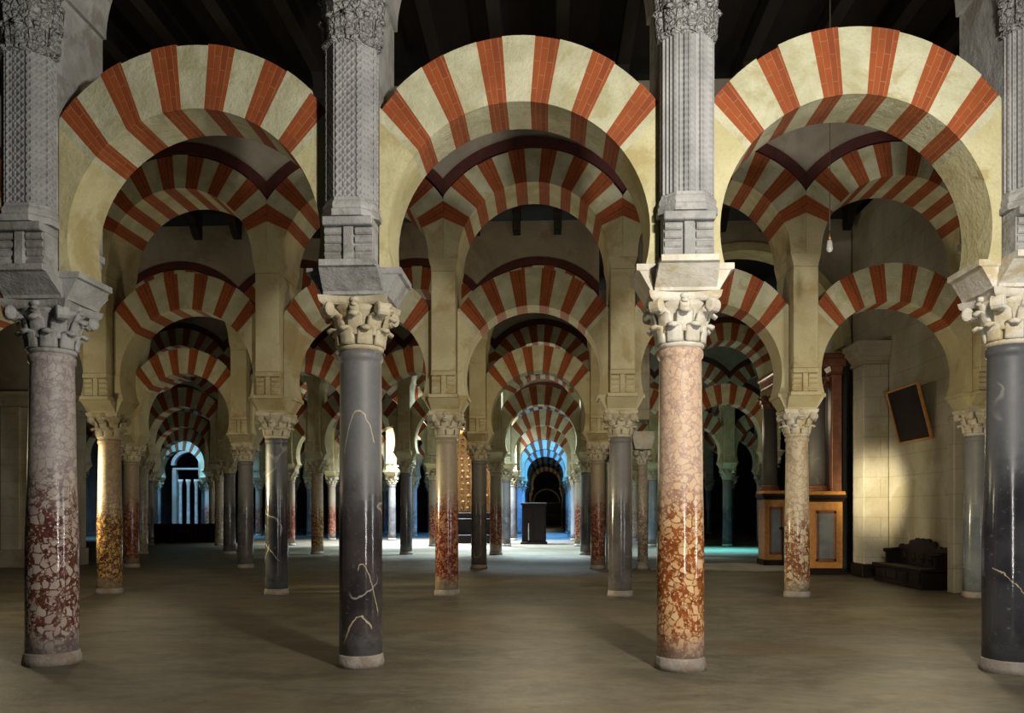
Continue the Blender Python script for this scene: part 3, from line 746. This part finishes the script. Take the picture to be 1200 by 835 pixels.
for i in range(41):
    x = -(ra + .22) + 2 * (ra + .22) * i / 40; z = 6.0 + math.sqrt(max(0, (ra + .22) ** 2 - x * x))
    rings.append([(x, -.3, z), (x, -.3, WALLTOP), (x, .4, WALLTOP), (x, .4, z)])
b.loft(rings, 0); obj('spandrel_wall', b.mesh('spandrel_wall', [M['wallgrey']]), t)

# corner wall at the far side of the red breccia column
y4 = 22.6
t = thing('buttress_wall', 'grey moulded wall pier with cornice beyond the red breccia column', 'wall pier', (0, y4, 0))
b = B(); b.box(-22, -13.75, 0, 1.4, .5, 4.5, 0, .02); b.box(-15.35, -14.8, -.12, 0, .5, 4.5, 0, .015); b.box(-14.3, -13.75, -.12, 0, .5, 4.5, 0, .015); b.box(-16.9, -16.3, -.12, 0, .5, 4.5, 0, .015); obj('wall_panel', b.mesh('wall_panel', [M['ashlar']]), t)
b = B(); b.box(-22, -13.7, -.2, 1.45, 0, .5, 0, .02); obj('plinth', b.mesh('plinth', [M['wallgrey']]), t)
b = B(); b.loft([[(-22, -.12 - e, z), (-13.75 + e, -.12 - e, z), (-13.75 + e, 1.4, z), (-22, 1.4, z)] for e, z in ((0, 4.5), (.05, 4.53), (.05, 4.62), (.12, 4.72), (.22, 4.78), (.24, 4.9))], 0); obj('cornice', b.mesh('cornice', [M['ashlar']]), t)
b = B(); b.box(-22, -13.75, .1, 1.4, 4.9, 9.4); obj('upper_wall', b.mesh('upper_wall', [M['wallgrey']]), t)

# ceiling beams with brackets between the arcades
bm_me = {}
def beam(x, k):
    y0, y1 = RY(k) + .58, RY(k + 1) - .58
    if k not in bm_me:
        b = B(); b.box(-.11, .11, y0, y1, 9.42, 9.70, 0, .01)
        c = []
        for ya, s in ((y0, 1), (y1, -1)):
            q = B(); pr = [(0, 9.42), (0, 9.0), (.10, 9.0), (.16, 9.06), (.22, 9.08), (.30, 9.18), (.36, 9.22), (.42, 9.34), (.50, 9.42)]
            q.loft([[(xx, ya + s * p, z) for p, z in pr] for xx in (-.10, .10)], 0); c.append(q.mesh('bracket', [M['timber']]))
        bm_me[k] = (b.mesh('ceiling_beam', [M['timber']]), c)
    return bm_me[k]
WORDN = 'first second third fourth fifth sixth seventh eighth ninth tenth eleventh twelfth thirteenth fourteenth fifteenth sixteenth seventeenth eighteenth nineteenth twentieth'.split()
BEAMS = {1: range(0, 16), 2: range(0, 17)}
for k, rg in BEAMS.items():
    for i in rg:
        x = -9.6 + i * 1.09
        me, cs = beam(x, k)
        t = thing('ceiling_beam', 'dark ceiling beam between %s and %s arcades, %s from the altar side' % (ORD[k], ORD[k + 1], WORDN[len(rg) - 1 - i]), 'beam', (x, 0, 0), 0, 'ceiling beams')
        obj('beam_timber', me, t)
        for c in cs: obj('bracket', c, t)

# hanging lamp
zl = 5.36; yl = 12.0; xl = 3.99
t = thing('hanging_lamp', 'small bare bulb hanging on a long cord in the altar-side bay', 'lamp', (xl, yl, 0))
b = B(); b.tube([(0, 0, 9.95), (0.01, 0, 8), (0, 0, zl + .2)], .009, 6); obj('cord', b.mesh('cord', [M['cord']]), t)
b = B(); b.lathe([(.012, zl + .22), (.03, zl + .2), (.034, zl + .1), (.028, zl + .09)], 16); obj('socket', b.mesh('socket', [M['brass']]), t)
b = B(); b.lathe([(.026, zl + .1), (.035, zl + .06), (.042, zl + .0), (.046, zl - .03), (.032, zl - .065), (.0, zl - .078)], 20); obj('bulb', b.mesh('bulb', [M['glass']]), t)

# far furniture
t = thing('confessional_booth', 'dark wooden booth standing in the central aisle beyond fifth arcade', 'confessional', (-1.32, 39.4, 0))
b = B(); b.box(0, 1.15, 0, .9, .1, 1.85, 0, .02); obj('cabinet_body', b.mesh('cabinet_body', [M['wood']]), t)
b = B(); b.box(-.06, 1.21, -.06, .96, 0, .1, 0, .015); obj('plinth', b.mesh('plinth', [M['wood']]), t)
b = B(); b.box(-.05, 1.2, -.05, .95, 1.85, 1.98, 0, .03); obj('cornice', b.mesh('cornice', [M['wood']]), t)
for x in (.08, .62):
    b = B(); b.box(x, x + .45, -.03, 0, .2, 1.75, 0, .01); d = obj('door_panel', b.mesh('door_panel', [M['wood']]), t)
b = B(); b.box(.30, .34, -.05, -.03, .2, 1.0, 0, .005); obj('door_edge_strip', b.mesh('door_edge_strip', [M['capital_white']]), t)  # pale strip added for the white line along the door edge
t = thing('gilded_retable', 'tall carved gilded retable seen between the red-brown and dark grey columns', 'altarpiece', (-4.75, 40.2, 0))
b = B(); b.box(0, 2.2, 0, .4, 0, 1.5, 0, .02); obj('predella', b.mesh('predella', [M['wood']]), t)
b = B(); b.box(0.05, 2.15, .1, .4, 1.5, 5.3, 0, .02)
rnd = random.Random(4)
for r in range(12):
    for q in range(7):
        xx, zz = .2 + q * .29 + rnd.uniform(-.03, .03), 1.7 + r * .3; rr = rnd.uniform(.07, .12)
        b.lathe([(.0, -rr), (rr * .8, -rr * .5), (rr, 0), (rr * .7, rr * .6), (0, rr)], 7, 0, (0, 0)); m_ = 5 * 7
        for vi in range(len(b.v) - m_, len(b.v)): x_, y_, z_ = b.v[vi]; b.v[vi] = (x_ + xx, y_ * .6 + .1, z_ + zz)
obj('carved_panel', b.mesh('carved_panel', [M['goldcarve']]), t)
for x in (.0, 2.05):
    b = B(); b.lathe([(.10, 1.5), (.10, 1.6), (.07, 1.7), (.085, 3.2), (.07, 5.0), (.11, 5.2)], 14, 0, (x + .08, -.02)); obj('colonnette', b.mesh('colonnette', [M['gold']]), t)
b = B(); b.box(-.08, 2.28, -.1, .5, 5.3, 5.6, 0, .04); obj('cornice', b.mesh('cornice', [M['gold']]), t)
t = thing('dark_pew', 'dark wooden pew in front of the gilded retable', 'pew', (-4.6, 38.6, 0))
b = B(); b.box(0, 2.1, 0, .45, .40, .46, 0, .01); obj('seat', b.mesh('seat', [M['wood']]), t)
b = B(); b.box(0, 2.1, .42, .50, .46, 1.15, 0, .015); b.box(-.03, 2.13, .40, .54, 1.15, 1.22, 0, .01); obj('backrest', b.mesh('backrest', [M['wood']]), t)
for x in (0, 2.03):
    b = B(); b.box(x, x + .07, -.02, .5, 0, .8, 0, .01); obj('end_panel', b.mesh('end_panel', [M['wood']]), t)
t = thing('choir_rail', 'low dark wooden rail across the dim aisle behind the golden column', 'rail', (-20.0, 40.6, 0))
b = B(); b.box(0, 5.2, -.06, .10, .82, .95, 0, .02); obj('handrail', b.mesh('handrail', [M['wood']]), t)
b = B(); b.box(0, 5.2, -.02, .06, .0, .82); obj('rail_panel', b.mesh('rail_panel', [M['wood']]), t)
for i in range(6):
    b = B(); b.box(i * 1.02, i * 1.02 + .12, -.08, .12, 0, .82, 0, .01); obj('post', b.mesh('post', [M['wood']]), t)
t = thing('stone_portal', 'pale portal of slim pilasters in blue light at the far end of the dim aisle', 'portal', (-27.9, 60.0, 0))
b = B(); b.box(0, .3, 0, .5, 0, 4.6, 0, .02); b.box(2.6, 2.9, 0, .5, 0, 4.6, 0, .02); obj('jamb', b.mesh('jamb', [M['ashlar']]), t)
for x in (.55, 1.15, 1.75, 2.35):
    b = B(); b.lathe([(.16, 0), (.16, .15), (.12, .25), (.11, 3.4), (.17, 3.7), (.19, 3.9)], 16, 0, (x, .2)); obj('colonnette', b.mesh('colonnette', [M['capital_white']]), t)
b = B(); b.box(0, 2.9, .05, .4, 4.6, 4.75, 0, .03); b.loft([[(1.45 - (1.3 + d) * math.cos(a), y, 4.95 + (1.0 + d) * math.sin(a)) for d, y in ((0, .05), (.25, .05), (.25, .4), (0, .4))] for a in [PI * q / 16 for q in range(17)]], 0); obj('tympanum_arch', b.mesh('tympanum_arch', [M['ashlar']]), t)
# end of the central aisle: iron screen under the last arch
t = thing('iron_screen', 'dark iron lattice screen closing the far end of central aisle', 'screen', (-.31, RY(11) + 3, 0))
b = B(); b.box(-1.3, 1.3, -.05, .05, 0, .12); b.box(-1.3, 1.3, -.04, .04, 2.3, 2.42); b.box(-1.3, 1.3, -.04, .04, 1.15, 1.22)
for i in range(14): b.box(-1.28 + i * .195, -1.25 + i * .195, -.02, .02, .12, 2.3)
obj('lattice', b.mesh('lattice', [M['iron']]), t)
b = B(); b.loft([[((1.25 + d) * math.cos(a) , y, 2.42 + (1.25 + d) * math.sin(a)) for d, y in ((0, -.05), (.12, -.05), (.12, .05), (0, .05))] for a in [PI * i / 20 for i in range(21)]], 0); obj('arch_top', b.mesh('arch_top', [M['capital_cream']]), t)

# ---------------------------------------------------------------- light
def light(kind, name, loc, energy, color, size=.5, target=None, **kw):
    l = bpy.data.lights.new(name, kind); l.energy = energy; l.color = color
    if kind == 'AREA': l.shape = kw.get('shape', 'SQUARE'); l.size = size; l.size_y = kw.get('sy', size)
    else: l.shadow_soft_size = size
    if kind == 'SPOT': l.spot_size = rad(kw.get('angle', 60)); l.spot_blend = kw.get('blend', .5)
    if kind == 'AREA' and 'spread' in kw: l.spread = rad(kw['spread'])
    o = bpy.data.objects.new(name, l); COL.objects.link(o); o.location = loc
    if target: o.rotation_euler = (Vector(target) - Vector(loc)).to_track_quat('-Z', 'Y').to_euler()
    return o
WARM, NEUT, COOL, BLUE = (1, .84, .56), (1, .93, .80), (.72, .88, 1), (.16, .50, 1)
light('SPOT', 'key_flood', (2.5, 2.6, 4.95), 1800, NEUT, .2, (-.6, 9.5, 3.6), angle=118, blend=.5)
light('AREA', 'flood_stand_strip', (2.45, 3.3, 1.9), 90, (1, .96, .9), .10, (0, 9.5, 1.9), shape='RECTANGLE', sy=2.4)
light('AREA', 'side_highlight_strip', (8.0, 6.5, 1.9), 90, (.95, .97, 1), .16, (0, 8.3, 1.7), shape='RECTANGLE', sy=2.6)  # unseen strip light, added for the streak on the veined column
light('POINT', 'second_bay_fill', (-.3, 12.2, 2.6), 88, WARM, .3)  # unseen warm fill, added to brighten the second arcade's piers
light('POINT', 'red_side_fill', (-9.0, 11.8, 2.6), 155, WARM, .3)  # same added fill on the red breccia side, source unseen
light('SPOT', 'side_door_beam', (-13.8, 14.4, 2.4), 8000, (1, .86, .50), .3, (-8.5, 15.66, 1.9), angle=24, blend=.6)
light('POINT', 'bench_bay_lamp', (5.6, 12.8, 2.8), 145, WARM, .3)
light('SPOT', 'altar_beam', (4.0, 16.4, 2.6), 3200, (1, .86, .55), .25, (7.75, 20.15, 2.05), angle=26, blend=1.0)
light('POINT', 'third_bay_lamp', (-.3, 19.0, 4.0), 150, WARM, .4)
light('POINT', 'third_bay_lamp_red_side', (-9.5, 19.0, 4.0), 90, WARM, .4)
light('AREA', 'skylight_white', (-1.2, RY(4) + 3.0, 9.3), 2100, (.62, .84, 1), 4, (-1.2, RY(4) + 1.6, 0), shape='RECTANGLE', sy=2.5, spread=95)
light('AREA', 'skylight_nave', (-5.3, RY(5) + 3.6, 9.3), 7500, (.74, .88, 1), 4, (-5.3, RY(5) + 3.6, 0), shape='RECTANGLE', sy=3, spread=100)
light('AREA', 'skylight_blue', (.8, RY(6) + 3.6, 9.3), 1900, (.08, .36, 1), 3, (-1.6, RY(6) + 3.6, 0), shape='RECTANGLE', sy=3, spread=100)
light('AREA', 'skylight_blue_far', (1.2, RY(7) + 3.6, 9.3), 2000, (.06, .32, 1), 3, (-1.8, RY(7) + 3.6, 0), shape='RECTANGLE', sy=3, spread=90)
light('AREA', 'skylight_blue_red_side', (-22.0, RY(6) + 3.6, 9.3), 1100, (.20, .52, 1), 3, (-22.0, RY(6) + 4.6, 0), shape='RECTANGLE', sy=3, spread=80)
light('AREA', 'skylight_blue_red_side_far', (-26.0, RY(7) + 5.0, 9.3), 380, (.28, .58, 1), 4, (-26.5, 59.5, 2), shape='RECTANGLE', sy=3, spread=100)
light('AREA', 'skylight_altar_side', (7.0, RY(4) + 3.8, 9.3), 420, (.15, .80, 1), 2, (7.0, RY(4) + 3.8, 0), spread=40)
light('SPOT', 'altar_side_sunbeam', (5.2, 24.0, 8.8), 1500, (1, .95, .82), .2, (5.3, 23.9, 0), angle=26, blend=.6)
light('POINT', 'altar_aisle_lamp', (5.6, 26.5, 4.6), 70, WARM, .3)
light('POINT', 'far_lamp', (-.3, RY(10) + 3, 3.0), 60, WARM, .3)

w = bpy.data.worlds.new('world'); sc.world = w; w.use_nodes = True
bg = w.node_tree.nodes['Background']; bg.inputs[0].default_value = (.80, .90, 1, 1); bg.inputs[1].default_value = .02
sc.view_settings.view_transform = 'Standard'; sc.view_settings.look = 'None'
sc.view_settings.exposure = 0; sc.view_settings.gamma = 1; sc.view_settings.use_curve_mapping = False
